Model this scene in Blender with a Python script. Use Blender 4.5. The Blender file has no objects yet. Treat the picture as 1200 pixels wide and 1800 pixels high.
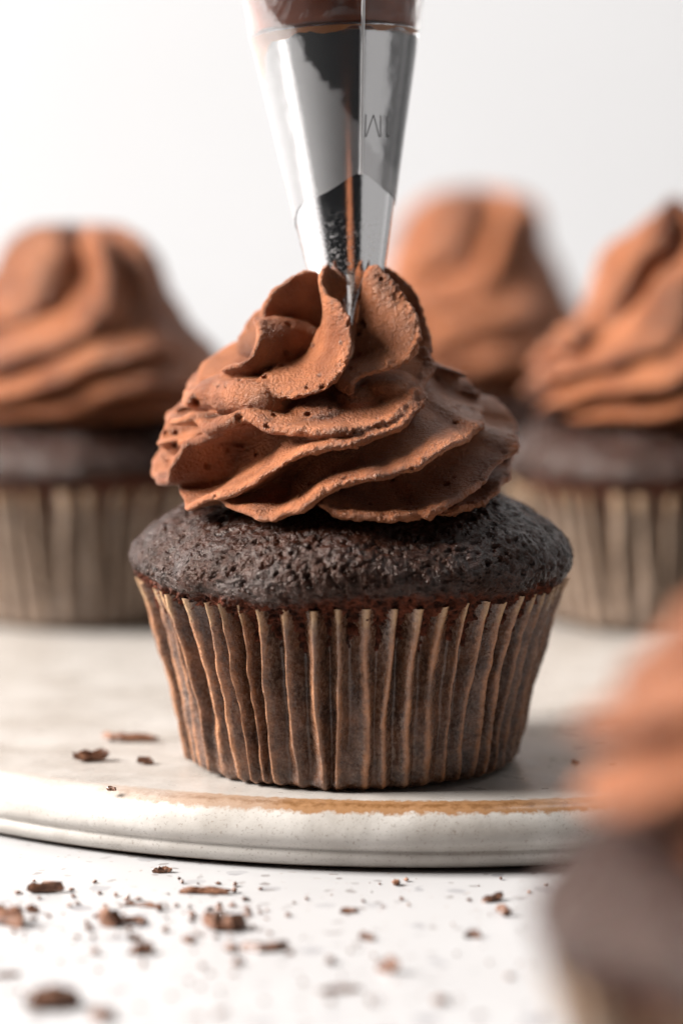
import bpy, bmesh, math, random
import numpy as np
from mathutils import Vector, Matrix, kdtree

# ------------------------------------------------------------------ camera, light, exposure
S = bpy.context.scene
COL = S.collection
CM = 0.01                                     # everything below is modelled in centimetres
FPX = 5200.0                                  # focal length for an 1800 px high frame
PITCH = math.atan((900 - 262) / FPX)
CAM = np.array([-0.1445, -43.425, 9.019])
cd = bpy.data.cameras.new('camera'); cam = bpy.data.objects.new('camera', cd); COL.objects.link(cam)
cam.location = CAM * CM
cam.rotation_euler = (math.pi / 2 - PITCH, 0, 0)
cd.sensor_fit = 'VERTICAL'; cd.sensor_height = 36.0; cd.lens = FPX / 1800 * 36.0
cd.clip_start = 0.01; cd.clip_end = 20
cd.dof.use_dof = True
cd.dof.focus_distance = 0.4155
cd.dof.aperture_fstop = cd.lens * 0.001 / 0.0132
cd.dof.aperture_blades = 0
S.camera = cam

W = bpy.data.worlds.new('World'); S.world = W; W.use_nodes = True
W.node_tree.nodes['Background'].inputs[0].default_value = (0.95, 0.97, 1.0, 1)
W.node_tree.nodes['Background'].inputs[1].default_value = 0.015

def area(name, loc, target, sx, sy, watts, col):
    l = bpy.data.lights.new(name, 'AREA'); l.shape = 'RECTANGLE'; l.size = sx; l.size_y = sy
    l.energy = watts; l.color = col
    o = bpy.data.objects.new(name, l); COL.objects.link(o); o.location = loc
    o.rotation_euler = (Vector(target) - Vector(loc)).to_track_quat('-Z', 'Y').to_euler()
    return o
area('window_light', (-1.72, -0.05, 1.15), (0, 0.0, 0.03), 0.90, 0.90, 205.0, (1.0, 0.968, 0.935))
area('fill_light', (1.0, -0.20, 0.05), (0.0, -0.20, 0.05), 1.8, 1.0, 2.8, (1.0, 0.97, 0.95))
area('backdrop_fill', (0.45, 0.40, 1.00), (0.40, 0.78, 0.25), 0.9, 0.3, 4.6, (0.97, 0.98, 1.0))  # added lamp aimed at the wall to brighten it; not a fixture

S.view_settings.view_transform = 'Standard'; S.view_settings.look = 'None'
S.view_settings.exposure = 0.0; S.view_settings.gamma = 1.0; S.view_settings.use_curve_mapping = False
S.render.engine = 'CYCLES'
S.cycles.use_denoising = True
S.cycles.max_bounces = 10; S.cycles.transparent_max_bounces = 16
S.cycles.sample_clamp_indirect = 6.0

# ------------------------------------------------------------------ geometry helpers (cm)
_fw = np.array([0, math.cos(PITCH), -math.sin(PITCH)]); _up = np.array([0, math.sin(PITCH), math.cos(PITCH)])
def ray(px, py): return np.array([(px - 600) / FPX, 0, 0]) + _fw + _up * (900 - py) / FPX
def aty(px, py, y):
    d = ray(px, py); return CAM + d * ((y - CAM[1]) / d[1])
def atz(px, py, z):
    d = ray(px, py); return CAM + d * ((z - CAM[2]) / d[2])

_rng = np.random.RandomState(7)
_perm = np.concatenate([_rng.permutation(256)] * 3)
_grad = _rng.normal(size=(256, 3)); _grad /= np.linalg.norm(_grad, axis=1)[:, None]
def perlin(P):
    P = np.asarray(P, float); I = np.floor(P).astype(int); f = P - I; I &= 255
    u = f * f * f * (f * (f * 6 - 15) + 10)
    out = 0
    for dx in (0, 1):
        for dy in (0, 1):
            for dz in (0, 1):
                h = _perm[_perm[_perm[I[:, 0] + dx] + I[:, 1] + dy] + I[:, 2] + dz]
                g = _grad[h]
                d = (g * (f - np.array([dx, dy, dz]))).sum(1)
                w = (u[:, 0] if dx else 1 - u[:, 0]) * (u[:, 1] if dy else 1 - u[:, 1]) * (u[:, 2] if dz else 1 - u[:, 2])
                out = out + d * w
    return out * 1.5
def fbm(P, scale, octs=3, gain=.5):
    P = np.asarray(P, float) * scale; r = 0; a = 1
    for k in range(octs):
        r = r + a * perlin(P + 17.3 * k); P = P * 2.03; a *= gain
    return r

def catmull(pts, n):
    pts = np.asarray(pts, float)
    d = np.r_[0, np.cumsum(np.linalg.norm(np.diff(pts, axis=0), axis=1) ** .5 + 1e-6)]
    P = np.vstack([2 * pts[0] - pts[1], pts, 2 * pts[-1] - pts[-2]])
    t = np.linspace(0, len(pts) - 1, n); out = []
    for x in t:
        i = min(int(x), len(pts) - 2); u = x - i
        p0, p1, p2, p3 = P[i], P[i + 1], P[i + 2], P[i + 3]
        out.append(.5 * (2 * p1 + (p2 - p0) * u + (2 * p0 - 5 * p1 + 4 * p2 - p3) * u * u + (3 * p1 - p0 - 3 * p2 + p3) * u ** 3))
    return np.array(out)

def link(name, me, mat=None, parent=None, loc=None):
    o = bpy.data.objects.new(name, me); COL.objects.link(o)
    if mat is not None:
        me.materials.clear(); me.materials.append(mat)
    if parent is not None: o.parent = parent
    if loc is not None: o.location = Vector(loc) * CM
    return o
def mesh(verts, faces, smooth=True):
    me = bpy.data.meshes.new('mesh')
    me.from_pydata((np.asarray(verts, float) * CM).tolist(), [], faces)
    if smooth: me.polygons.foreach_set('use_smooth', [True] * len(me.polygons))
    me.update(); return me
def grid_faces(nr, nc, wrap=True, off=0):
    f = []
    for i in range(nr - 1):
        for j in range(nc if wrap else nc - 1):
            k = (j + 1) % nc
            f.append((off + i * nc + j, off + i * nc + k, off + (i + 1) * nc + k, off + (i + 1) * nc + j))
    return f
def tag(o, label, cat, group=None):
    o['label'] = label; o['category'] = cat
    if group: o['group'] = group
    return o
def structure(o):
    o['kind'] = 'structure'; return o
def empty(name, loc):
    o = bpy.data.objects.new(name, None); COL.objects.link(o); o.location = Vector(loc) * CM
    o.empty_display_size = .01
    return o
def fattr(me, name, vals):
    a = me.attributes.new(name, 'FLOAT', 'POINT'); a.data.foreach_set('value', np.asarray(vals, np.float32))

# ------------------------------------------------------------------ materials
class NT:
    def __init__(s, name):
        s.m = bpy.data.materials.new(name); s.m.use_nodes = True; s.t = s.m.node_tree
        s.p = s.t.nodes['Principled BSDF']; s.out = s.t.nodes['Material Output']
        tc = s.t.nodes.new('ShaderNodeTexCoord'); v = s.t.nodes.new('ShaderNodeVectorMath'); v.operation = 'SCALE'
        v.inputs['Scale'].default_value = 100.0; s.t.links.new(tc.outputs['Object'], v.inputs[0]); s.co = v.outputs[0]   # cm
    def n(s, typ, **kw):
        x = s.t.nodes.new(typ)
        for k, v in kw.items(): setattr(x, k, v)
        return x
    def l(s, a, b): s.t.links.new(a, b)
    def noise(s, scale, detail=3, rough=.5, co=None, dist=0):
        x = s.n('ShaderNodeTexNoise'); x.inputs['Scale'].default_value = scale; x.inputs['Detail'].default_value = detail
        x.inputs['Roughness'].default_value = rough; x.inputs['Distortion'].default_value = dist
        s.l(co or s.co, x.inputs['Vector']); return x.outputs['Fac']
    def voro(s, scale, feature='F1', out='Distance', co=None, rnd=1.0):
        x = s.n('ShaderNodeTexVoronoi'); x.feature = feature; x.inputs['Scale'].default_value = scale
        x.inputs['Randomness'].default_value = rnd
        s.l(co or s.co, x.inputs['Vector']); return x.outputs[out]
    def ramp(s, fac, stops, interp='LINEAR'):
        x = s.n('ShaderNodeValToRGB'); r = x.color_ramp; r.interpolation = interp
        while len(r.elements) < len(stops): r.elements.new(.5)
        for e, (p, c) in zip(r.elements, stops):
            e.position = p; e.color = (c, c, c, 1) if isinstance(c, (int, float)) else (*c, 1)
        s.l(fac, x.inputs[0]); return x.outputs[0]
    def mix(s, fac, a, b, mode='MIX'):
        x = s.n('ShaderNodeMix'); x.data_type = 'RGBA'; x.blend_type = mode
        for v, i in ((fac, 0), (a, 6), (b, 7)):
            if isinstance(v, (int, float)): x.inputs[i].default_value = v
            elif isinstance(v, tuple): x.inputs[i].default_value = (*v, 1)
            else: s.l(v, x.inputs[i])
        return x.outputs[2]
    def math(s, op, a, b=0.0):
        x = s.n('ShaderNodeMath'); x.operation = op
        for v, i in ((a, 0), (b, 1)):
            if isinstance(v, (int, float)): x.inputs[i].default_value = v
            else: s.l(v, x.inputs[i])
        return x.outputs[0]
    def attr(s, name):
        x = s.n('ShaderNodeAttribute'); x.attribute_name = name; return x.outputs['Fac']
    def sep(s, co=None):
        x = s.n('ShaderNodeSeparateXYZ'); s.l(co or s.co, x.inputs[0]); return x.outputs
    def bump(s, h, dist_cm, strength=1.0, normal=None):
        x = s.n('ShaderNodeBump'); x.inputs['Distance'].default_value = dist_cm * CM; x.inputs['Strength'].default_value = strength
        s.l(h, x.inputs['Height'])
        if normal is not None: s.l(normal, x.inputs['Normal'])
        return x.outputs[0]
    def set(s, **kw):
        for k, v in kw.items():
            i = s.p.inputs[k.replace('_', ' ')]
            if isinstance(v, (int, float)): i.default_value = v
            elif isinstance(v, tuple): i.default_value = (*v, 1) if len(v) == 3 and i.type == 'RGBA' else v
            else: s.l(v, i)
        return s.m

def m_frosting():
    t = NT('chocolate_buttercream')
    c = t.mix(t.ramp(t.noise(1.3, 4), [(.35, 0), (.68, 1)]), (.180, .052, .0190), (.42, .146, .059))
    pores = t.ramp(t.voro(9.0), [(.05, 1), (.12, 0)])
    c = t.mix(t.math('MULTIPLY', pores, .55), c, (.09, .022, .009))
    h = t.math('ADD', t.noise(24, 4, .6), t.math('MULTIPLY', t.noise(60, 2, .6), .35))
    b = t.bump(h, .075, 1.0)
    t.set(Base_Color=c, Roughness=t.ramp(t.noise(5, 3), [(.3, .28), (.7, .42)]), Specular_IOR_Level=.55, Specular_Tint=(1.0, .82, .68), Normal=b,
          Subsurface_Weight=.08, Subsurface_Radius=(1.0, .45, .25), Subsurface_Scale=.0012)
    return t.m
def m_cake():
    t = NT('dark_chocolate_cake')
    rim = t.attr('rim')
    c = t.mix(t.ramp(t.noise(6, 4), [(.35, 0), (.7, 1)]), (.012, .0036, .0019), (.036, .0112, .0056))
    cr = t.mix(t.ramp(t.noise(9, 4), [(.35, 0), (.65, 1)]), (.014, .0035, .002), (.12, .030, .014))
    c = t.mix(rim, c, cr)
    h = t.math('ADD', t.noise(7, 5, .65, dist=.6), t.math('MULTIPLY', t.noise(26, 3, .6), .35))
    h = t.math('SUBTRACT', h, t.math('MULTIPLY', t.ramp(t.voro(8.5), [(.08, 1), (.26, 0)]), .5))
    b = t.bump(h, .05, 1.0)
    b = t.bump(t.noise(19, 3, .6, dist=.8), .03, .8, b)
    ro = t.mix(rim, t.ramp(t.noise(1.6, 4), [(.34, .10), (.66, .36)]), (.85, .85, .85))
    t.set(Base_Color=c, Roughness=ro, Specular_IOR_Level=.24, Specular_Tint=(1.0, .80, .68), Normal=b,
          Coat_Weight=t.math('MULTIPLY', t.ramp(t.noise(2.2, 4), [(.42, 0), (.62, .38)]), t.math('SUBTRACT', 1.0, rim)), Coat_Roughness=.16, Coat_Normal=b)
    return t.m
def m_liner(name='brown_baking_paper', A=(.046, .018, .009), B=(.15, .064, .032), Cc=(.40, .175, .078)):
    t = NT(name)
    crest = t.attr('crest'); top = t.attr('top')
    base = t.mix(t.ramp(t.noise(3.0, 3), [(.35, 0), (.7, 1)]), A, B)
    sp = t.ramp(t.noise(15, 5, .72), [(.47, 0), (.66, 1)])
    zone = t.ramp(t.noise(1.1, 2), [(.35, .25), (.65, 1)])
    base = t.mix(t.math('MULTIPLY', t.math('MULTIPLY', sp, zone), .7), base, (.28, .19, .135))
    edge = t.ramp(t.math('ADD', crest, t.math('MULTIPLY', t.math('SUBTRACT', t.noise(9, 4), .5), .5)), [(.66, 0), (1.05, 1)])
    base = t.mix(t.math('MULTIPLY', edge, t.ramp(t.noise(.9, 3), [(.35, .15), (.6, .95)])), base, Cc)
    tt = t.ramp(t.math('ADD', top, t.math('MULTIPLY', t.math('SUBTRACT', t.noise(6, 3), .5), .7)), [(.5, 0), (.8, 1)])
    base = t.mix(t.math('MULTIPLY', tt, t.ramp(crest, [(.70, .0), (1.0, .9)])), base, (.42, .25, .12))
    b = t.bump(t.noise(7, 5, .65), .05, .8)
    t.set(Base_Color=base, Roughness=t.ramp(sp, [(0, .24), (1, .42)]), Specular_IOR_Level=.6, Normal=b)
    return t.m
def m_plate():
    t = NT('speckled_stoneware')
    e = t.attr('edge'); top = t.attr('top')
    glaze = t.mix(t.ramp(t.noise(1.2, 4), [(.35, 0), (.65, 1)]), (.36, .330, .298), (.48, .452, .42))
    topc = t.mix(t.ramp(t.noise(.8, 4), [(.35, 0), (.7, 1)]), (.315, .285, .255), (.40, .372, .345))
    c = t.mix(top, glaze, topc)
    speck = t.ramp(t.noise(26, 2, .6), [(.60, 0), (.68, 1)])
    c = t.mix(t.math('MULTIPLY', speck, .55), c, (.20, .16, .13))
    wv = t.math('ADD', e, t.math('MULTIPLY', t.math('SUBTRACT', t.noise(7, 5, .7), .5), .9))
    patch = t.ramp(t.math('ADD', t.math('ADD', t.math('MULTIPLY', t.sep()[0], .1), .4), t.math('MULTIPLY', t.noise(.5, 3), .5)), [(.12, .1), (.25, .45), (.45, 1)])
    c = t.mix(t.math('MULTIPLY', t.ramp(wv, [(.42, 0), (.62, .9)]), patch), c, (.235, .105, .030))
    c = t.mix(t.math('MULTIPLY', t.ramp(wv, [(.80, 0), (1.0, .8)]), patch), c, (.12, .05, .014))
    c = t.mix(t.attr('foot'), c, (.16, .09, .05))
    b = t.bump(t.math('ADD', t.noise(3, 3), t.math('MULTIPLY', t.noise(30, 2), .15)), .02, .5)
    t.set(Base_Color=c, Roughness=t.ramp(t.noise(2, 3), [(.3, .25), (.7, .4)]), Specular_IOR_Level=.5, Normal=b)
    return t.m
def m_table():
    t = NT('white_terrazzo')
    w = t.n('ShaderNodeMapping'); w.inputs['Scale'].default_value = (1, 1.0, 1); t.l(t.co, w.inputs[0])
    nz = t.n('ShaderNodeTexNoise'); nz.inputs['Scale'].default_value = 2.5; t.l(t.co, nz.inputs['Vector'])
    mx = t.n('ShaderNodeVectorMath'); mx.operation = 'MULTIPLY_ADD'; mx.inputs[1].default_value = (.35, .35, .35)
    t.l(nz.outputs['Color'], mx.inputs[0]); t.l(w.outputs[0], mx.inputs[2])
    base = t.mix(t.ramp(t.noise(.35, 3), [(.35, 0), (.7, 1)]), (.385, .376, .376), (.42, .414, .415))
    for sc, th, colr in ((1.6, .24, (.24, .234, .245)), (3.2, .20, (.21, .19, .185)), (5.5, .15, (.30, .25, .23))):
        d = t.voro(sc, co=mx.outputs[0]); cc = t.voro(sc, out='Color', co=mx.outputs[0])
        s = t.sep(cc)
        sel = t.ramp(s[0], [(.46, 0), (.48, 1)])
        shade = t.ramp(s[1], [(0, .35), (1, 1.0)])
        m = t.math('MULTIPLY', t.math('MULTIPLY', t.ramp(d, [(th, 1), (th + .03, 0)]), sel), shade)
        base = t.mix(m, base, colr)
    t.set(Base_Color=base, Roughness=.33, Specular_IOR_Level=.45)
    return t.m
def m_plain(name, col, rough=.9, spec=.3):
    t = NT(name)
    c = t.mix(t.ramp(t.noise(.08, 3), [(.3, 0), (.7, 1)]), tuple(x * .97 for x in col), col)
    return t.set(Base_Color=c, Roughness=rough, Specular_IOR_Level=spec)
def m_metal():
    t = NT('stainless_steel')
    z = t.sep()[2]
    low = t.ramp(t.math('MULTIPLY', z, .2), [(0.02, 1), (.36, 0)])
    specks = t.math('MULTIPLY', t.ramp(t.noise(16, 6, .75), [(.54, 0), (.60, 1)]), low)
    c = t.mix(specks, (.74, .74, .75), (.62, .56, .53))
    r = t.mix(specks, t.ramp(t.noise(1.2, 3), [(.3, .08), (.7, .16)]), (.7, .7, .7))
    m = t.math('SUBTRACT', 1.0, t.math('MULTIPLY', specks, .7))
    return t.set(Base_Color=c, Metallic=m, Roughness=r, Normal=t.bump(t.noise(25, 3), .004, .25))
def m_film(haze_lo, haze_hi, name='clear_plastic_film'):
    t = NT(name)
    tr = t.n('ShaderNodeBsdfTransparent'); tr.inputs[0].default_value = (.97, .97, .97, 1)
    gl = t.n('ShaderNodeBsdfGlossy'); gl.inputs['Roughness'].default_value = .09; gl.inputs['Color'].default_value = (.95, .95, .95, 1)
    df = t.n('ShaderNodeBsdfDiffuse'); df.inputs[0].default_value = (.78, .78, .79, 1)
    lw = t.n('ShaderNodeFresnel'); lw.inputs['IOR'].default_value = 1.45
    bmp = t.bump(t.noise(1.8, 3), .035, .6)
    for x in (gl, lw): t.l(bmp, x.inputs['Normal'])
    m1 = t.n('ShaderNodeMixShader'); t.l(t.math('MULTIPLY', lw.outputs[0], .9), m1.inputs[0]); t.l(tr.outputs[0], m1.inputs[1]); t.l(gl.outputs[0], m1.inputs[2])
    m2 = t.n('ShaderNodeMixShader')
    xyz = t.sep()
    ln = t.math('ADD', xyz[2], t.math('MULTIPLY', xyz[0], 1.5))
    ln = t.math('ADD', ln, t.math('MULTIPLY', t.math('SUBTRACT', t.noise(1.6, 5, .6), .5), 1.3))
    haze = t.ramp(t.math('MULTIPLY', ln, .1), [(.325, haze_hi), (.34, haze_lo)])
    upper = t.math('MULTIPLY', t.ramp(t.math('MULTIPLY', xyz[2], .1), [(.435, 0), (.445, 1)]), t.ramp(t.noise(.8, 4, .6, dist=1.0), [(.54, .0), (.58, .06)]))
    haze = t.math('MAXIMUM', haze, upper)
    t.l(haze, m2.inputs[0]); t.l(m1.outputs[0], m2.inputs[1]); t.l(df.outputs[0], m2.inputs[2])
    t.l(m2.outputs[0], t.out.inputs['Surface'])
    return t.m
def m_choc():
    t = NT('dark_chocolate')
    c = t.mix(t.ramp(t.noise(9, 5, .65), [(.40, 0), (.68, 1)]), (.070, .026, .013), (.29, .14, .08))
    return t.set(Base_Color=c, Roughness=t.ramp(t.noise(7, 3), [(.3, .25), (.7, .45)]), Normal=t.bump(t.noise(14, 4), .015, .8))

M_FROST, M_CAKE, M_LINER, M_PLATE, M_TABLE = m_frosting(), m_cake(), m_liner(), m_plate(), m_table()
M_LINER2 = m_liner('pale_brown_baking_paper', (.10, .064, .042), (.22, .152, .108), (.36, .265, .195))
M_WALL = m_plain('white_painted_wall', (.45, .452, .46))
t = NT('wet_chocolate_in_bag')
M_FILL = t.set(Base_Color=t.mix(t.ramp(t.noise(.9, 4), [(.35, 0), (.65, 1)]), (.16, .035, .010), (.33, .085, .028)), Roughness=.22, Normal=t.bump(t.noise(2.0, 3), .06, .5))
t = NT('thin_amber_smear')
M_SMEAR = t.set(Base_Color=t.mix(t.noise(3.0, 3), (.30, .10, .022), (.48, .20, .06)), Roughness=.35)
M_METAL, M_CHOC = m_metal(), m_choc()
M_FILM = m_film(.02, .22); M_SEAM = m_film(.45, .55, 'folded_plastic_seam')
M_MARK = m_plain('engraved_shadow_grey', (.16, .16, .165), .5)

# ------------------------------------------------------------------ setting
TZ = -0.95                                        # table surface; the plate's upper face is z = 0
bm = bmesh.new()
x0, x1, y0, y1, zb = -70, 32, -20.6, 76, TZ - 3
bmesh.ops.create_cube(bm, size=1, matrix=Matrix.Translation(Vector(((x0 + x1) / 2, (y0 + y1) / 2, (TZ + zb) / 2)) * CM) @ Matrix.Diagonal(((x1 - x0) * CM, (y1 - y0) * CM, (TZ - zb) * CM, 1)))
bmesh.ops.bevel(bm, geom=bm.edges[:], offset=.004, segments=3, affect='EDGES')
me = bpy.data.meshes.new('mesh'); bm.to_mesh(me); bm.free()
structure(link('table_top', me, M_TABLE))
bm = bmesh.new()
bmesh.ops.create_cube(bm, size=1, matrix=Matrix.Translation((0, .785, .4)) @ Matrix.Diagonal((4.0, .04, 2.4, 1)))
me = bpy.data.meshes.new('mesh'); bm.to_mesh(me); bm.free()
structure(link('wall', me, M_WALL))

# ------------------------------------------------------------------ plate (slightly oval hand-thrown stoneware)
def build_plate():
    A, B = 11.5, 13.2
    # (inset from outer edge, z, edge paint, top, foot)
    prof = [(11.0, -.02, 0, 1, 0), (6.0, -.02, 0, 1, 0), (3.0, -.02, 0, 1, 0), (1.6, -.015, 0, 1, 0), (.9, -.005, .05, 1, 0), (.62, .0, .25, 1, 0), (.48, .0, .55, .9, 0),
            (.38, -.004, .8, .7, 0), (.29, -.018, .95, .3, 0), (.22, -.045, .85, .1, 0), (.16, -.085, .62, 0, 0), (.10, -.15, .35, 0, 0), (.05, -.23, .12, 0, 0), (.012, -.33, 0, 0, 0),
            (0, -.43, 0, 0, 0), (.02, -.52, 0, 0, 0), (.075, -.585, 0, 0, 0), (.12, -.615, 0, 0, 0), (.125, -.64, 0, 0, 0), (.10, -.67, 0, 0, 0), (.10, -.73, 0, 0, 0), (.13, -.80, 0, 0, 0),
            (.20, -.865, 0, 0, .0), (.27, -.90, .0, 0, .8), (.36, -.925, 0, 0, 1), (.55, TZ + .004, 0, 0, 1), (1.5, TZ + .004, 0, 0, 1), (11.0, TZ + .004, 0, 0, 1)]
    NC = 360; V = []; at = [[], [], []]
    for ins, z, e, tp, ft in prof:
        for j in range(NC):
            a = 2 * math.pi * j / NC
            V.append(((A - ins) * math.cos(a), (B - ins) * math.sin(a), z)); at[0].append(e); at[1].append(tp); at[2].append(ft)
    n = len(V); V = np.array(V)
    wob = fbm(np.c_[V[:, 0] * .25, V[:, 1] * .25, V[:, 2] * .6], 1.0, 2)
    side = np.exp(-((V[:, 2] + .3) / .25) ** 2)
    d = V[:, :2] / (np.linalg.norm(V[:, :2], axis=1)[:, None] + 1e-6)
    V[:, :2] += d * (wob * .025 * side)[:, None]
    V = np.vstack([V, [[0, 0, -.02], [0, 0, TZ + .004]]])
    for k, v in enumerate(((0, 0), (1, 0), (0, 1))): at[k] += list(v)
    f = [tuple(reversed(q)) for q in grid_faces(len(prof), NC)]
    f += [(n, j, (j + 1) % NC) for j in range(NC)]
    b = (len(prof) - 1) * NC
    f += [(n + 1, b + (j + 1) % NC, b + j) for j in range(NC)]
    me = mesh(V, f)
    for nm, v in zip(('edge', 'top', 'foot'), at): fattr(me, nm, v)
    o = link('plate', me, M_PLATE, loc=(1.04, 9.72, 0))
    tag(o, 'speckled off-white stoneware plate with brown glazed rim', 'plate')
build_plate()

# ------------------------------------------------------------------ cupcake parts
def build_liner(seed, N=52, per=14, rows=44):
    R = np.random.RandomState(seed); nc = N * per
    zs = np.linspace(0, 1, rows) ** .9 * 2.72
    prof_z = [0, .03, .10, .25, 1.15, 2.0, 2.45, 2.75]; prof_r = [2.36, 2.44, 2.47, 2.49, 2.60, 2.77, 2.90, 3.02]
    w = R.uniform(.5, 1.6, N); edges = np.r_[0, np.cumsum(w)] / w.sum() * 2 * math.pi
    amp = R.uniform(.55, 1.4, N); skew = R.uniform(.30, .66, N); ph = R.uniform(0, 9, N)
    V = []; cr = []; tp = []
    for i, z in enumerate(zs):
        r0 = np.interp(z, prof_z, prof_r); a0 = .05 + .11 * min(1, z / 1.7)
        wob = fbm(np.c_[np.arange(N) * 3.7 + seed * 11, np.full(N, z * 1.25), np.zeros(N)], 1.0, 3) * .30
        for k in range(N):
            for j in range(per):
                u = j / per
                s = min(.85, max(.15, skew[k] + .12 * math.sin(z * 2 + ph[k])))
                c = u / s if u < s else (1 - u) / (1 - s)
                c = c * c * (3 - 2 * c) * .45 + c * .55
                th = edges[k] + (edges[k + 1] - edges[k]) * u + wob[k] * .03 * (1 if j else .5)
                rr = r0 - .06 + a0 * amp[k] * (c * 1.7 - .35)
                V.append((rr * math.cos(th), rr * math.sin(th), z)); cr.append(c); tp.append(max(0, (z - 2.0) / .7))
    V = np.array(V)
    d = V[:, :2] / np.linalg.norm(V[:, :2], axis=1)[:, None]
    n1 = fbm(V + seed * 5.1, 1.6, 2) * .035 + fbm(V + seed * 3, 5.0, 2) * .014
    V[:, :2] += d * (n1 * np.clip(V[:, 2] / .2, .2, 1))[:, None]
    top = V[:, 2] > 2.71
    V[top, 2] += fbm(V[top], 2.2, 2) * .05
    V[:nc, 2] = .012 + np.clip(fbm(V[:nc] + 9, 1.5, 2), 0, 1) * .05
    f = grid_faces(rows, nc)
    b = len(V); V = np.vstack([V, [[0, 0, .03]]]); f += [(b, (j + 1) % nc, j) for j in range(nc)]
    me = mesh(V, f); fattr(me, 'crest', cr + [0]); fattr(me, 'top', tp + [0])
    return me

def build_cake(seed, rows=210, nc=820, amp=1.0):
    prof = np.array([(2.55, 1.9), (2.80, 2.30), (2.90, 2.50), (2.97, 2.60), (3.02, 2.66), (3.06, 2.73), (3.14, 2.82), (3.22, 2.92), (3.265, 3.04), (3.26, 3.16), (3.20, 3.29), (3.08, 3.44),
                     (2.90, 3.58), (2.62, 3.73), (2.25, 3.87), (1.8, 3.98), (1.2, 4.06), (.6, 4.09), (.02, 4.1)])
    pr = catmull(prof, rows)
    th = np.linspace(0, 2 * math.pi, nc, endpoint=False)
    V = np.zeros((rows, nc, 3)); V[:, :, 0] = pr[:, 0:1] * np.cos(th); V[:, :, 1] = pr[:, 0:1] * np.sin(th); V[:, :, 2] = pr[:, 1:2]
    t = np.gradient(pr, axis=0); nrm = np.c_[t[:, 1], -t[:, 0]]; nrm /= np.linalg.norm(nrm, axis=1)[:, None]
    N3 = np.zeros_like(V); N3[:, :, 0] = nrm[:, 0:1] * np.cos(th); N3[:, :, 1] = nrm[:, 0:1] * np.sin(th); N3[:, :, 2] = nrm[:, 1:2]
    V = V.reshape(-1, 3); N3 = N3.reshape(-1, 3); z = V[:, 2]
    rim = np.clip((2.93 + fbm(V + seed, 1.3, 3) * .12 - z) / .12, 0, 1)
    big = fbm(V + seed * 7.7, .55, 2) * .13
    mid = fbm(V + seed * 3.1, 1.8, 3) * .032
    cr = -np.clip(.5 - np.abs(fbm(V + seed * 1.7, 2.0, 3)) * 5, 0, .5) * .06
    fine = fbm(V + seed, 9, 3, .6) * .020 - np.clip(.32 - np.abs(fbm(V + seed * 4.4, 4.2, 2)), 0, .32) * .035 * np.clip(.4 + 1.5 * fbm(V + 3, 1.5, 2), 0, 1)
    fine -= np.clip(fbm(V + 77, 7.5, 2) - .34, 0, .3) * .15
    crumb = fbm(V + seed * 2, 7, 3, .65) * .085 * rim
    d = (big + (mid + cr + fine) * amp) * np.clip((z - 2.5) / .4, 0, 1) + crumb
    V = V + N3 * d[:, None]
    me = mesh(V, grid_faces(rows, nc)); fattr(me, 'rim', rim)
    return me

# ---- frosting of the main cupcake: ridges and petals around a core, fused
FX = -0.20                                        # the swirl sits slightly off the cake's axis
def fin(crest, root, th=.30, tip=.075, bulge=0.0, n=70, endtaper=.12, tipfat=1.0, ruffle=1.0):
    C = catmull(crest, n); Rr = catmull(root, n)
    D = C - Rr; D /= np.linalg.norm(D, axis=1)[:, None] + 1e-9
    C = C + D * (fbm(C + 4.2, 2.4, 2) * .085 * ruffle)[:, None]
    C[:, 2] += fbm(C + 8.8, 1.9, 2) * .06 * ruffle
    T = np.gradient(C, axis=0); T /= np.linalg.norm(T, axis=1)[:, None] + 1e-9
    D = C - Rr; L = np.linalg.norm(D, axis=1)[:, None]; D = D / (L + 1e-9)
    Nn = np.cross(T, D); Nn /= np.linalg.norm(Nn, axis=1)[:, None] + 1e-9
    us = np.linspace(0, 1, 12); sec = []
    q = np.linspace(0, 1, n); et = np.clip(np.minimum(q, 1 - q) / endtaper, 0, 1) ** .5 * .85 + .15
    def pt(u, side, a=0.0):
        h = (.75 * th * (1 - u) ** 2.2 + .70 * tip * (1 + (tipfat - 1) * u ** 6)) * et[:, None]
        c = Rr + D * (L * u) + Nn * bulge * math.sin(math.pi * u ** 1.2) + D * (np.sin(a) * h)
        return c + Nn * h * side * math.cos(a)
    for u in us: sec.append(pt(u, 1))
    for a in (.45, .9, 1.3): sec.append(pt(1, 1, a))
    for a in (1.57, ): sec.append(pt(1, 1, a))
    for a in (1.3, .9, .45): sec.append(pt(1, -1, a))
    for u in us[::-1]: sec.append(pt(u, -1))
    m = len(sec); V = np.stack(sec, 1).reshape(-1, 3)
    f = []
    for i in range(n - 1):
        for j in range(m):
            k = (j + 1) % m
            f.append((i * m + j, i * m + k, (i + 1) * m + k, (i + 1) * m + j))
    f.append(tuple(range(m - 1, -1, -1))); f.append(tuple((n - 1) * m + j for j in range(m)))
    return V, f, C
def on_ring(px, py, R, back=False):
    y = 0.0
    for _ in range(8):
        p = aty(px, py, y); dx = p[0] - FX; y = math.sqrt(max(0, R * R - dx * dx)) * (1 if back else -1)
    return aty(px, py, y)
def ridge(pts, rin=.55, dz=.28, **kw):
    c = [on_ring(*p) for p in pts]
    r = [np.array([FX + (p[0] - FX) * rin, p[1] * rin, p[2] + dz]) for p in c]
    return fin(c, r, **kw)
def petal(crest, root, **kw):
    kw.setdefault('ruffle', .55)
    return fin([aty(*p) for p in crest], [aty(*p) for p in root], **kw)
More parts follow.
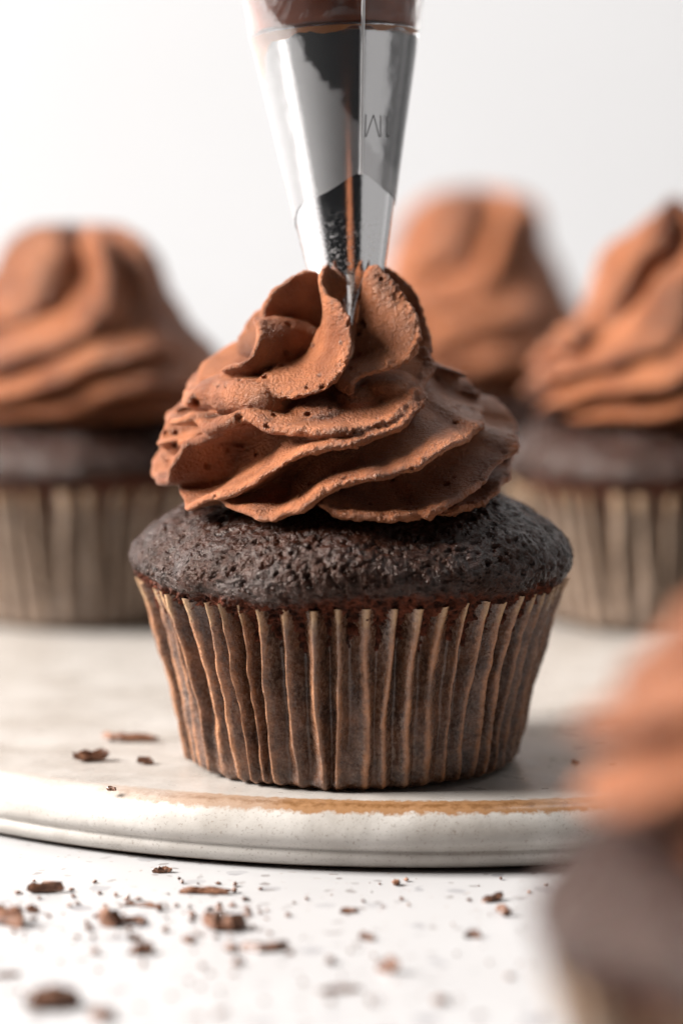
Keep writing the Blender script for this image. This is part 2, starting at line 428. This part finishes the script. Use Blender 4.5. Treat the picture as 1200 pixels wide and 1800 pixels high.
def lathe(prof, n=64, cx=FX):
    V = [(cx + r * math.cos(2 * math.pi * j / n), r * math.sin(2 * math.pi * j / n), z) for r, z in prof for j in range(n)]
    f = [tuple(q) for q in grid_faces(len(prof), n)]
    f.append(tuple(range(n - 1, -1, -1))); f.append(tuple((len(prof) - 1) * n + j for j in range(n)))
    return np.array(V), f, None
def blob(c, rx, ry, rz, n=24):
    prof = [(max(.02, math.sin(math.pi * i / 14)), -math.cos(math.pi * i / 14)) for i in range(15)]
    V, f, _ = lathe(prof, n, 0.0)
    return V * np.array([rx, ry, rz]) + np.array(c), f, None
def helix(a0, a1, r0, r1, z0, z1, n=14):
    return [np.array([FX + (r0 + (r1 - r0) * t) * math.cos(a0 + (a1 - a0) * t), (r0 + (r1 - r0) * t) * math.sin(a0 + (a1 - a0) * t), z0 + (z1 - z0) * t]) for t in np.linspace(0, 1, n)]
def helix_fin(a0, a1, r0, r1, z0, z1, rin=.55, dz=.25, **kw):
    c = helix(math.radians(a0), math.radians(a1), r0, r1, z0, z1)
    return fin(c, [np.array([FX + (p[0] - FX) * rin, p[1] * rin, p[2] + dz]) for p in c], **kw)

def fuse(parts, voxel, mat, name, parent, rough=1.0, seed=1, pits=300):
    V = []; F = []; crest = []; off = 0
    for v, f, c in parts:
        V.append(v); F += [tuple(i + off for i in q) for q in f]; off += len(v)
        if c is not None: crest.append(c)
    me = mesh(np.vstack(V), F)
    bm = bmesh.new(); bm.from_mesh(me); bmesh.ops.recalc_face_normals(bm, faces=bm.faces[:]); bm.to_mesh(me); bm.free()
    tmp = bpy.data.objects.new('tmp', me); COL.objects.link(tmp)
    m = tmp.modifiers.new('r', 'REMESH'); m.mode = 'VOXEL'; m.voxel_size = voxel * CM; m.use_smooth_shade = True
    s = tmp.modifiers.new('s', 'SMOOTH'); s.factor = .5; s.iterations = 2
    dg = bpy.context.evaluated_depsgraph_get()
    out = bpy.data.meshes.new_from_object(tmp.evaluated_get(dg))
    bpy.data.objects.remove(tmp); bpy.data.meshes.remove(me)
    n = len(out.vertices)
    P = np.zeros(n * 3, np.float32); out.vertices.foreach_get('co', P); P = P.reshape(-1, 3).astype(float) / CM
    Nn = np.zeros(n * 3, np.float32); out.vertices.foreach_get('normal', Nn); Nn = Nn.reshape(-1, 3).astype(float)
    C = np.vstack(crest); kd = kdtree.KDTree(len(C))
    for i, c in enumerate(C): kd.insert(c, i)
    kd.balance()
    dist = np.array([kd.find(p)[2] for p in P])
    near = np.exp(-(dist / .13) ** 2)
    d = fbm(P + seed, 1.1, 2) * .030 + fbm(P + seed, 4.0, 2) * .007
    # ragged, torn crests
    rag = fbm(P + seed * 2, 11.0, 2, .6) + .5 * fbm(P + seed * 2, 4.0, 2, .6)
    right = np.clip((P[:, 0] + 1.6) / 2.0, .25, 1.0)      # the last-piped side tore more
    lump = np.clip(fbm(P + 31, 2.2, 2) + .25, 0, 1)
    d += near * (rag * .052 * (.3 + .9 * lump)) * rough * right
    d += fbm(P + 5, 16, 2) * .006
    R = np.random.RandomState(seed); idx = R.choice(n, pits, replace=False)
    kp = kdtree.KDTree(n)
    for i, p in enumerate(P): kp.insert(p, i)
    kp.balance()
    for i in idx:
        r = R.uniform(.028, .06)
        for co, j, dd in kp.find_range(P[i], r): d[j] -= r * 1.3 * (1 - (dd / r) ** 2)
    P = P + Nn * d[:, None]
    out.vertices.foreach_set('co', (P * CM).astype(np.float32).ravel()); out.update()
    out.polygons.foreach_set('use_smooth', [True] * len(out.polygons))
    return link(name, out, mat, parent)

def main_frosting(parent):
    P = []
    P.append(lathe([(1.7, 3.5), (1.84, 3.8), (1.85, 4.15), (1.74, 4.5), (1.58, 4.85), (1.4, 5.2), (1.2, 5.5), (.88, 5.75), (.62, 6.0), (.45, 6.25), (.3, 6.5), (.1, 6.55)]))
    # lowest lip, right side
    P.append(ridge([(560, 885, 2.62), (590, 900, 2.66), (617, 906, 2.68), (665, 912, 2.72), (705, 909, 2.76), (744, 907, 2.78), (770, 893, 2.78), (807, 874, 2.76), (838, 852, 2.72), (866, 824, 2.66), (888, 796, 2.66), (899, 775, 2.66), (898, 752, 2.64, True), (888, 727, 2.62, True), (868, 707, 2.6, True), (835, 694, 2.55, True), (780, 680, 2.45, True)], th=.42, tip=.085, dz=.22))
    P.append(ridge([(770, 905, 2.5), (815, 893, 2.55), (846, 882, 2.58), (866, 866, 2.58), (886, 842, 2.55), (890, 812, 2.6, True), (875, 780, 2.6, True), (840, 760, 2.55, True)], th=.40, tip=.09, dz=.1))
    # lobe hanging in front, its crest sweeping up round the right
    P.append(ridge([(372, 876, 2.45), (392, 888, 2.55), (415, 894, 2.62), (440, 902, 2.72), (468, 913, 2.80), (492, 907, 2.78), (512, 893, 2.72), (532, 886, 2.70), (557, 870, 2.68), (590, 856, 2.66), (631, 845, 2.64), (673, 836, 2.62), (716, 824, 2.60), (750, 808, 2.56), (792, 783, 2.5), (828, 764, 2.38), (842, 740, 2.25), (840, 710, 2.16, True), (827, 682, 2.12, True), (801, 666, 2.05, True), (764, 657, 1.95, True), (700, 655, 1.85, True)], th=.40, tip=.08, dz=.25))
    # big left lobe
    P.append(ridge([(318, 850, 2.40), (318, 872, 2.50), (328, 890, 2.58), (345, 886, 2.62), (373, 877, 2.66), (415, 865, 2.66), (453, 841, 2.62), (475, 827, 2.58), (515, 807, 2.5), (571, 788, 2.42), (608, 781, 2.36), (665, 764, 2.25), (703, 746, 2.12), (735, 714, 1.92), (752, 690, 1.7)], th=.36, tip=.08, dz=.25))
    P.append(ridge([(430, 650, 2.35, True), (360, 690, 2.6, True), (310, 740, 2.68, True), (284, 800, 2.68, True), (277, 836, 2.66), (296, 848, 2.64), (305, 812, 2.62), (328, 782, 2.48), (350, 770, 2.36), (385, 760, 2.2), (420, 752, 2.0)], th=.34, tip=.095, dz=.12))
    P.append(ridge([(440, 640, 2.2, True), (370, 672, 2.45, True), (320, 715, 2.5, True), (292, 752, 2.48), (286, 775, 2.48), (305, 785, 2.4), (340, 768, 2.2)], th=.34, tip=.11, dz=.05))
    P.append(ridge([(300, 745, 2.5), (320, 737, 2.42), (345, 735, 2.30), (370, 742, 2.15), (395, 748, 2.0)], th=.30, tip=.09, dz=-.05))
    # middle lip
    P.append(ridge([(338, 728, 2.25), (352, 744, 2.30), (372, 754, 2.32), (400, 742, 2.28), (430, 732, 2.22), (462, 741, 2.22), (505, 755, 2.24), (545, 763, 2.24), (590, 764, 2.22), (640, 753, 2.14), (690, 734, 2.0), (720, 708, 1.8), (743, 672, 1.55), (750, 640, 1.38), (742, 612, 1.3)], th=.32, tip=.11, dz=.02))
    P.append(ridge([(420, 640, 2.0, True), (370, 655, 2.2, True), (340, 680, 2.25, True), (336, 708, 2.22), (345, 690, 2.16), (362, 674, 2.02), (390, 664, 1.85), (425, 662, 1.68), (452, 668, 1.55)], th=.40, tip=.11, dz=-.05))
    P.append(ridge([(348, 708, 2.02), (362, 697, 1.98), (390, 693, 1.92), (425, 694, 1.86), (460, 702, 1.8), (495, 716, 1.74)], th=.40, tip=.36, dz=-.05, rin=.6, endtaper=.25))
    # back of the swirl
    P.append(helix_fin(8, 175, 2.7, 2.7, 4.55, 4.4, th=.4, tip=.09))
    P.append(helix_fin(20, 190, 2.5, 2.6, 5.0, 4.75, th=.36, tip=.09))
    P.append(helix_fin(15, 170, 2.2, 2.4, 5.4, 5.2, th=.34, tip=.09))
    P.append(helix_fin(10, 165, 1.9, 2.0, 5.7, 5.6, th=.32, tip=.09))
    # small back ridges showing on the left
    P.append(petal([(354, 672, .6), (362, 645, .7), (385, 625, .8), (412, 611, .85), (445, 600, .8), (480, 600, .6)], [(470, 700, .4), (480, 680, .4), (490, 670, .4), (500, 660, .4), (510, 650, .3), (530, 640, .3)], th=.3, tip=.10))
    P.append(petal([(418, 625, .35), (427, 592, .42), (437, 570, .45), (452, 553, .45), (472, 542, .4)], [(520, 660, .2), (530, 640, .2), (545, 620, .2), (555, 610, .2), (565, 600, .2)], th=.28, tip=.08))
    # petals round the nozzle
    P.append(petal([(452, 600, -.28), (461, 566, -.36), (469, 534, -.42), (485, 509, -.46), (510, 489, -.47), (535, 478, -.47), (556, 478, -.50)],
                   [(530, 650, -.1), (545, 630, -.05), (560, 610, 0), (572, 595, 0), (580, 580, 0), (588, 560, -.05), (590, 530, -.15)], th=.22, tip=.065))
    P.append(petal([(443, 564, -.80), (452, 569, -.92), (456, 583, -1.02), (455, 599, -1.10), (449, 616, -1.18), (439, 630, -1.22), (424, 640, -1.22), (405, 645, -1.12), (386, 651, -.95)],
                   [(510, 565, -.25), (535, 580, -.25), (550, 592, -.3), (552, 606, -.35), (542, 620, -.42), (525, 636, -.5), (495, 648, -.5), (462, 655, -.45), (435, 664, -.4)], th=.18, tip=.06, bulge=-.05))
    P.append(petal([(577, 463, -.66), (567, 485, -.80), (566, 505, -.92), (580, 526, -1.05), (598, 542, -1.16), (610, 560, -1.26), (615, 582, -1.36), (614, 610, -1.48), (608, 635, -1.56), (596, 657, -1.62), (577, 674, -1.66), (554, 688, -1.68), (528, 695, -1.66), (500, 697, -1.6), (477, 690, -1.54), (464, 678, -1.46), (455, 662, -1.36)],
                   [(592, 475, -.46), (594, 500, -.5), (594, 525, -.55), (580, 550, -.6), (572, 570, -.62), (568, 590, -.66), (564, 606, -.70), (558, 620, -.74), (548, 632, -.78), (535, 642, -.82), (520, 648, -.85), (505, 650, -.88), (490, 650, -.9), (480, 650, -.9), (475, 650, -.9), (470, 651, -.9), (466, 652, -.9)], th=.16, tip=.07, bulge=.06, n=110, endtaper=.05))
    P.append(petal([(652, 465, -.60), (664, 474, -.66), (682, 494, -.72), (700, 514, -.78), (714, 535, -.84), (727, 556, -.92), (735, 588, -1.02), (731, 612, -1.12), (720, 628, -1.20), (693, 643, -1.30), (665, 651, -1.38), (640, 659, -1.44), (620, 674, -1.48), (612, 696, -1.52)],
                   [(648, 480, -.5), (645, 505, -.52), (640, 528, -.55), (636, 552, -.58), (632, 570, -.62), (630, 585, -.66), (628, 600, -.70), (626, 612, -.75), (625, 622, -.8), (622, 632, -.85), (618, 645, -.9), (611, 655, -.95), (604, 665, -1.0), (597, 680, -1.05)], th=.14, tip=.06, bulge=.10, n=90, endtaper=.05))
    P.append(petal([(674, 470, .08), (690, 478, .08), (702, 488, .08), (719, 508, .06), (734, 532, .04), (746, 560, .0), (752, 590, -.05), (749, 615, -.12), (740, 632, -.2), (730, 652, -.35)],
                   [(640, 490, .1), (640, 510, .1), (640, 530, .1), (640, 550, .1), (645, 575, .1), (650, 595, 0), (650, 615, 0), (650, 635, -.1), (650, 655, -.2), (650, 670, -.3)], th=.2, tip=.06))
    for a in (60, 115):
        ca, sa = math.cos(math.radians(a)), math.sin(math.radians(a))
        c = [np.array([-.1 + r * ca - k * sa, r * sa + k * ca, z]) for r, z, k in ((.62, 7.3, .0), (.95, 7.0, .05), (1.2, 6.6, .12), (1.3, 6.2, .22), (1.25, 5.9, .35))]
        r_ = [np.array([-.1 + .3 * ca, .3 * sa, z]) for z in (6.8, 6.6, 6.3, 6.0, 5.7)]
        P.append(fin(c, r_, th=.2, tip=.07))
    # soft lumps below the petals
    P.append(blob(aty(560, 728, -1.25), .55, .5, .24)); P.append(blob(aty(685, 692, -.95), .48, .45, .36)); P.append(blob(aty(625, 715, -1.15), .42, .45, .28))
    return fuse(P, .021, M_FROST, 'frosting', parent, seed=3)

# ---- frosting of the other cupcakes: a star-tip swirl as one twisted surface
def swirl(seed, height=3.75, n=7, turns=.62, peak=.5, droop=.34, rows=170, nc=420, rot=0.0, tail=False, roundtop=0.0, wide=1.0):
    t = np.linspace(0, 1, rows)[:, None]; th = np.linspace(0, 2 * math.pi, nc, endpoint=False)[None, :]
    Rb = np.interp(t[:, 0], [0, .05, .14, .3, .45, .6, .75, .87, .95, 1.0], [1.9, 2.2, 2.42, 2.50, 2.22, 1.76, 1.28 + .08 * roundtop, .92 + .16 * roundtop, .52 + .2 * roundtop, .02])[:, None]
    z0 = np.interp(t[:, 0], [0, .9, .96, 1.0], [4.1, 4.1 + height * .95, 4.1 + height * .985, 4.1 + height])[:, None]
    P0 = np.stack([np.cos(th) * (Rb + .5), np.sin(th) * (Rb + .5), z0 + 0 * th], -1).reshape(-1, 3)
    wob = (fbm(P0 + seed * 9.1, .45, 2) * .55).reshape(rows, nc)
    twist = turns * (t ** .8) * (1 - .25 * t)
    ph = n * (th + rot - 2 * math.pi * twist) / (2 * math.pi) + wob
    f = ph - np.floor(ph)
    crest = np.clip(1 - np.abs(f - .38) / np.where(f < .38, .38, .62), 0, 1)
    crest = .2 * crest + .8 * np.sin(crest * math.pi / 2) ** .65
    amp = np.interp(t[:, 0], [0, .05, .5, .85, 1], [.4, .78, .70, .55, .05])[:, None]
    r = Rb + amp * (crest - .45); z = z0 - droop * crest * np.interp(t[:, 0], [0, .1, .6, .8, 1], [.5, 1, 1, -1.1, -1.6])[:, None]
    V = np.stack([r * np.cos(th), r * np.sin(th), z], -1)
    V[:, :, 2] += peak * np.clip((t - .9) / .1, 0, 1) ** 2
    V = V.reshape(-1, 3)
    d = V.copy(); d[:, 2] = 0; d /= np.linalg.norm(d, axis=1)[:, None] + 1e-6
    V[:, :2] *= wide
    V += d * (fbm(V + seed, 1.2, 2) * .07 + fbm(V + seed, 5, 3) * .03)[:, None]
    fs = grid_faces(rows, nc)
    fs.append(tuple(range(nc - 1, -1, -1))); fs.append(tuple((rows - 1) * nc + j for j in range(nc)))
    if tail:
        for cx, cy, cz, rr in ((-1.95, -1.1, 5.45, .42), (-2.3, -1.1, 4.75, .40)):
            v, f2, _ = blob((cx, cy, cz), rr, rr * .8, rr * .8); o = len(V); V = np.vstack([V, v]); fs += [tuple(i + o for i in q) for q in f2]
    return mesh(V, fs)

def cupcake(loc, label, group=None, scale=1.0, rz=0.0):
    r = empty('cupcake', loc); r.scale = (scale,) * 3; r.rotation_euler.z = rz
    tag(r, label, 'cupcake', group); return r

root = cupcake((0, 0, 0), 'sharply lit cupcake being frosted under the piping nozzle')
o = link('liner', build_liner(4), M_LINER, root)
link('cake', build_cake(5), M_CAKE, root)
main_frosting(root)

LINER2, CAKE2 = build_liner(11, per=8, rows=20), build_cake(12, 70, 220)
def other(loc, label, frost, scale=1.0, rz=0.0):
    r = cupcake(loc, label, None, scale, rz)
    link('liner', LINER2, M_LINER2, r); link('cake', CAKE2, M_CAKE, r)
    link('frosting', frost, M_FROST, r)
    return r
other((-5.2, 14.0, 0), 'finished cupcake with broad blunt swirl standing on the plate behind the shavings', swirl(21, 3.05, n=7, turns=.75, peak=-.1, rot=.5, roundtop=1.0), 1.0, .4)
other((6.20, 13.4, 0), 'finished cupcake whose swirl ends in a thin upright tip, on the plate', swirl(33, 2.95, n=7, turns=.75, peak=.55, rot=1.3, tail=True), 1.0, 0.0)
other((3.1, 29.5, TZ), 'finished cupcake farthest back by the wall, standing on the table behind the plate', swirl(45, 3.6, n=7, turns=.75, peak=.0, rot=2.2, roundtop=1.4, wide=1.0), 1.10, 1.0)
other((4.85, -17.3, TZ), 'finished cupcake on the table in front of the plate', swirl(57, 2.6, n=6, turns=.75, peak=.3, rot=1.0, droop=.25, wide=1.03), 1.0, .8)

# ------------------------------------------------------------------ piping bag with star nozzle
def build_bag():
    top = np.array([-.2435, .42, 10.673]); tip = np.array([-.03, 0, 6.38])
    ax = top - tip; L = np.linalg.norm(ax)
    root = empty('piping_bag', tip)
    root.rotation_mode = 'QUATERNION'; root.rotation_quaternion = Vector((0, 0, 1)).rotation_difference(Vector(ax))
    tag(root, 'clear plastic piping bag of chocolate frosting with steel star nozzle', 'piping bag')
    rad = lambda h: .405 + (1.225 - .405) * np.clip(h, 0, None) / L
    # nozzle: six triangular teeth cut out of the cone's end
    NC = 360; hs = np.r_[np.linspace(0, 1.05, 16), np.linspace(1.2, L, 24)]
    V = []
    ang = np.linspace(0, 2 * math.pi, NC, endpoint=False)
    phi = (ang + math.pi / 2 - math.radians(4)) / (2 * math.pi) * 6
    notch = np.abs((phi + .5) % 1 - .5) * 2            # 0 at a tooth's middle, 1 at a notch
    cut = notch * 1.0
    for h in hs:
        hh = np.where(h < 1.05, cut + (1.05 - cut) * (h / 1.05), h)
        r = rad(hh) - .10 * np.clip((.8 - hh) / .8, 0, 1)
        V.append(np.c_[r * np.cos(ang), r * np.sin(ang), hh])
    V = np.vstack(V); n = len(V)
    inner = V.copy(); inner[:, :2] *= (1 - .028 / np.linalg.norm(V[:, :2], axis=1))[:, None]
    f = grid_faces(len(hs), NC); fi = [tuple(reversed(q)) for q in grid_faces(len(hs), NC, off=n)]
    e = [(j, n + j, n + (j + 1) % NC, (j + 1) % NC) for j in range(NC)]
    b = (len(hs) - 1) * NC
    e += [(b + j, b + (j + 1) % NC, n + b + (j + 1) % NC, n + b + j) for j in range(NC)]
    noz = link('nozzle', mesh(np.vstack([V, inner]), f + fi + e), M_METAL, root)
    # stamped marks: strokes given by pixel, laid on the cone
    def on_cone(px, py, lift):
        h = 1.0
        for _ in range(12):
            c = tip + ax * (h / L); p = aty(px, py, c[1] - rad(h)); h = np.dot(p - tip, ax) / L
        dx = (p[0] - c[0]) / rad(h); a = -math.pi / 2 + math.asin(max(-.98, min(.98, dx)))
        r = rad(h) + lift
        return np.array([r * math.cos(a), r * math.sin(a), h])
    sv, sf = [], []
    def stroke(p, q, w=.9):
        d = np.array(q, float) - np.array(p, float); d /= np.linalg.norm(d); nn = np.array([-d[1], d[0]]) * w / 2
        k = 6; o = len(sv)
        for lift in (.004, -.01):
            for i in range(k + 1):
                c = np.array(p) + (np.array(q) - np.array(p)) * i / k
                for s in (-1, 1): sv.append(on_cone(*(c + nn * s), lift))
        m = 2 * (k + 1)
        for i in range(k):
            a = o + 2 * i
            sf.append((a, a + 1, a + 3, a + 2)); sf.append((a + m, a + m + 2, a + m + 3, a + m + 1))
            sf.append((a, a + 2, a + m + 2, a + m)); sf.append((a + 1, a + m + 1, a + m + 3, a + 3))
    Z = lambda x, y: (560 + x / 6, 160 + y / 6)
    for p, q in (((500, 240), (490, 480)), ((580, 240), (500, 478)), ((580, 240), (642, 470)), ((655, 240), (655, 470)), ((724, 240), (721, 470)), ((721, 470), (757, 438))):
        stroke(Z(*p), Z(*q), 1.5)
    link('engraved_marking', mesh(sv, sf, False), M_MARK, noz)
    sv.clear(); sf.clear()
    for a in range(95, 280, 15):
        c = lambda x: Z(325 + 78 * math.cos(math.radians(x)), 520 - 78 * math.sin(math.radians(x)))
        stroke(c(a), c(a + 15), .5)
    link('engraved_ring', mesh(sv, sf, False), M_MARK, noz)
    # film
    NC = 300; ang = np.linspace(0, 2 * math.pi, NC, endpoint=False)
    fr = (ang + math.pi / 2 + math.pi) % (2 * math.pi) - math.pi            # 0 at the camera side, + to the right
    sp = math.radians(19)
    low = 2.20 - .42 * np.abs(np.clip((fr - sp) / 1.3, -1.6, 1)) + .03 * np.sin(fr * 5)
    rows = 80; V = []
    for i in range(rows):
        u = i / (rows - 1); h = low + (9.6 - low) * u
        r = .405 + (1.225 - .405) * h / L + .018
        r = np.where(h > L, 1.225 + .018 + (h - L) * .20, r)
        r = np.where(h > 6.8, 1.66 + (h - 6.8) * .06 - np.clip((h - 7.6) / 2.0, 0, 1) ** 1.5 * 1.35, r)
        P = np.c_[r * np.cos(ang), r * np.sin(ang), h]
        wr = fbm(P * np.array([1.2, 1.2, .8]), 1.0, 2) * .07 * np.clip((h - L + .1) / .5, 0, 1)
        fold = np.exp(-((h - L - .02) / .10) ** 2) * .02
        P[:, :2] *= (1 + (wr + fold) / r)[:, None]; V.append(P)
    film = link('bag_film', mesh(np.vstack(V), grid_faces(rows, NC)), M_FILM, root)
    # fold seam down the front of the film
    Vs = []
    hs = np.linspace(2.2, 8.0, 60)
    for h in hs:
        r = (.405 + (1.225 - .405) * h / L if h <= L else 1.225 + (h - L) * .2) + .03
        for k in range(8):
            b = 2 * math.pi * k / 8
            a = -math.pi / 2 + sp + .028 * math.cos(b) / r
            rr = r + .022 * math.sin(b)
            Vs.append((rr * math.cos(a), rr * math.sin(a), h))
    fs = grid_faces(len(hs), 8); fs.append(tuple(range(7, -1, -1))); fs.append(tuple((len(hs) - 1) * 8 + k for k in range(8)))
    link('bag_seam', mesh(Vs, fs), M_SEAM, film)
    # frosting inside the bag, starting at the nozzle's upper edge
    prof = [(1.0, L + .02), (1.15, L + .03), (1.18, L + .12), (1.20, L + .3), (1.35, L + 1.1), (1.5, 6.8), (1.5, 7.6), (1.2, 8.3), (.5, 8.8), (.02, 8.9)]
    v, f2, _ = lathe([tuple(p) for p in catmull(prof, 40)], 120, 0.0)
    v[:, :2] *= (1 + fbm(v, 1.3, 2) * .012)[:, None]
    v[:120 * 6, 2] += np.clip(fbm(v[:120 * 6] * 1.4, 1.0, 2), -.3, 1) * .05
    link('frosting_fill', mesh(v, f2), M_FILL, root)
    # smear of frosting on the rim and a thin streak on the steel
    sm = []; hs = np.linspace(0, 1, 5); angs = np.linspace(0, 2 * math.pi, 240, endpoint=False)
    nz = np.clip(fbm(np.c_[np.cos(angs) * 2, np.sin(angs) * 2, angs * 0], 1.2, 3) + .35, .12, 1)
    left = np.exp(-(((angs + math.pi / 2 + math.pi) % (2 * math.pi) - math.pi + 1.35) / .28) ** 2) * .55
    for u in hs:
        h = L - .02 - u * (nz * .13 + left); r = rad(h) + .009 * (1 - u * .8)
        sm.append(np.c_[r * np.cos(angs), r * np.sin(angs), h])
    link('frosting_smear', mesh(np.vstack(sm), grid_faces(5, 240)), M_SMEAR, noz)
build_bag()

# ------------------------------------------------------------------ chocolate shavings
def shard(L, Wd, T, seed, curl=0.0, point=0.0):
    """a broken slab: a jagged outline with a chipped upper face and split layers"""
    R = np.random.RandomState(seed); n = 13
    a = np.sort(R.uniform(0, 2 * math.pi, n)) ; rad = R.uniform(.72, 1.1, n)
    ex = np.sign(np.cos(a)) * np.abs(np.cos(a)) ** .75 * rad; ey = np.sign(np.sin(a)) * np.abs(np.sin(a)) ** .75 * rad
    ey *= 1 - point * .45 * (ex + 1) / 2
    ring = lambda k, z, j: np.c_[ex * L / 2 * k * (1 + R.uniform(-j, j, n)), ey * Wd / 2 * k * (1 + R.uniform(-j, j, n)), z * T * (1 + R.uniform(-.35, .35, n))]
    rings = [ring(.80, .0, .05), ring(1.0, .25, .08), ring(.93, .45, .08), ring(.97, .62, .1), ring(.78, .9, .14), ring(.38, 1.0, .2)]
    V = np.vstack(rings + [[[0, 0, T * .95]], [[0, 0, 0]]])
    V[:, 2] += (V[:, 0] / L) * R.uniform(-.5, .5) * T + curl * (V[:, 0] / L * 2) ** 2 * T * 1.5
    V[:, 2] = np.maximum(V[:, 2], 0); V[:, 1] += .18 * Wd * np.sin(V[:, 0] / L * 4 + seed)
    m = len(rings) * n; f = grid_faces(len(rings), n)
    f += [(m, (len(rings) - 1) * n + j, (len(rings) - 1) * n + (j + 1) % n) for j in range(n)] + [(m + 1, (j + 1) % n, j) for j in range(n)]
    return mesh(V, f, False)
def put(px, py, lpx, hpx, label, z=TZ, rz=0.0, seed=1, depth=None, curl=0.0, point=0.0, tilt=0.0, group=None):
    p = atz(px, py, z); s = (p[1] - CAM[1]) / FPX
    o = link('chocolate_shaving', shard(lpx * s * 1.1, (depth or lpx * .45) * s, max(.05, hpx * s * .78), seed, curl, point), M_CHOC, loc=(p[0], p[1], z))
    o.rotation_euler = (0, tilt, rz)
    tag(o, label, 'chocolate shaving', group)
put(80, 1570, 72, 20, 'curled ridged chocolate shaving lying left of the long thin flake', seed=2, curl=.2)
put(360, 1570, 95, 12, 'long thin pointed chocolate flake lying in front of the plate edge', seed=3, point=1.3)
put(390, 1632, 76, 34, 'plump oval chocolate chunk on the table before the long flake', seed=4, rz=.25, depth=46)
put(192, 1626, 58, 38, 'upright folded chocolate chip with pale face, on the table', seed=5, rz=-.7, depth=30, tilt=.35)
put(232, 1620, 48, 10, 'thin flat sliver touching the upright folded chip', seed=6)
put(252, 1676, 46, 20, 'small dark lump below a smaller crumb on the table', seed=7, depth=32)
put(238, 1654, 24, 14, 'tiny crumb just behind the small dark lump', seed=8)
put(14, 1626, 62, 40, 'thick rounded chocolate chunk beside the curled shaving', seed=9, depth=50)
put(332, 1656, 26, 14, 'small round chocolate nub beside the plump oval chunk', seed=10, depth=22)
put(466, 1670, 78, 18, 'flat dark strip of chocolate lying alone on white table', seed=11, depth=30)
put(686, 1710, 50, 30, 'pointed dark sliver standing tilted on the table', seed=12, rz=-.9, point=1.2, tilt=-.5)
put(865, 1584, 48, 14, 'short straight chocolate stick with tilted end before the plate', seed=13, rz=.35, tilt=-.12)
put(832, 1648, 32, 14, 'small flat nub in front of the short chocolate stick', seed=14, depth=20)
put(643, 1652, 24, 14, 'little round crumb between flat strip and small flat nub', seed=15, depth=20)
put(95, 1770, 118, 42, 'largest blurred chocolate shaving near the table edge', seed=16, rz=.5, depth=60)
put(180, 1790, 52, 22, 'blurred dark chip lying next to the largest shaving', seed=17, rz=-.5, depth=34)
put(14, 1716, 42, 10, 'flat narrow chip behind the largest blurred shaving', seed=18)
put(598, 1742, 84, 7, 'thin pale brown flake lying flat on open table', seed=19, depth=26)
put(285, 1534, 34, 12, 'small dark flake tucked against the plate foot', seed=20)
put(610, 1604, 38, 5, 'black paper-thin flake lying before the plate middle', seed=21, rz=.15)
put(262, 1594, 38, 8, 'low flat crumb between long flake and upright chip', seed=22)
put(58, 1604, 26, 18, 'small upright crumb in front of the curled shaving', seed=23, depth=14)
put(222, 1300, 105, 14, 'straight chocolate stick lying on the plate beside the main cupcake', z=0, seed=24, rz=-.28, depth=26)
put(165, 1336, 66, 20, 'curled chocolate shaving on the plate near the straight stick', z=0, seed=25, curl=.25)
put(258, 1342, 34, 13, 'small chip on the plate nearest the main cupcake liner', z=0, seed=26)
put(195, 1390, 20, 8, 'tiny crumb resting on the brown plate rim', z=0, seed=27)
put(1010, 1344, 14, 10, 'single dark crumb on the plate right of the main liner', z=0, seed=28)
R = np.random.RandomState(5); V = []; F = []
for k in range(250):
    if k < 120: px, py = R.uniform(20, 480), R.normal(1605, 38)
    else: px, py = R.uniform(0, 960), R.uniform(1545, 1790)
    if py < 1540: py = 1545 + R.rand() * 60
    p = atz(px, py, TZ); s = .008 * R.uniform(.6, 4.5) * (1 if R.rand() < .85 else 1.8)
    v, f, _ = blob((0, 0, 0), 1, 1, 1, 6); v = v[::1]
    v = np.array([(math.cos(a) * c, math.sin(a) * c, w) for w, c in ((-.8, .6), (0, 1), (.8, .5)) for a in np.linspace(0, 2 * math.pi, 6, endpoint=False)])
    v = v * (1 + R.uniform(-.35, .35, v.shape)) * s * np.array([R.uniform(.8, 1.8), R.uniform(.8, 1.5), .8])
    v[:, 2] -= v[:, 2].min(); o0 = len(V)
    V += (v + np.array([p[0], p[1], TZ + .001])).tolist()
    F += [tuple(i + o0 for i in q) for q in grid_faces(3, 6)] + [tuple(o0 + i for i in (5, 4, 3, 2, 1, 0)), tuple(o0 + 12 + i for i in range(6))]
o = link('chocolate_crumbs', mesh(V, F, False), M_CHOC)
o['kind'] = 'stuff'; o['label'] = 'fine chocolate crumbs scattered over the white table'; o['category'] = 'crumbs'
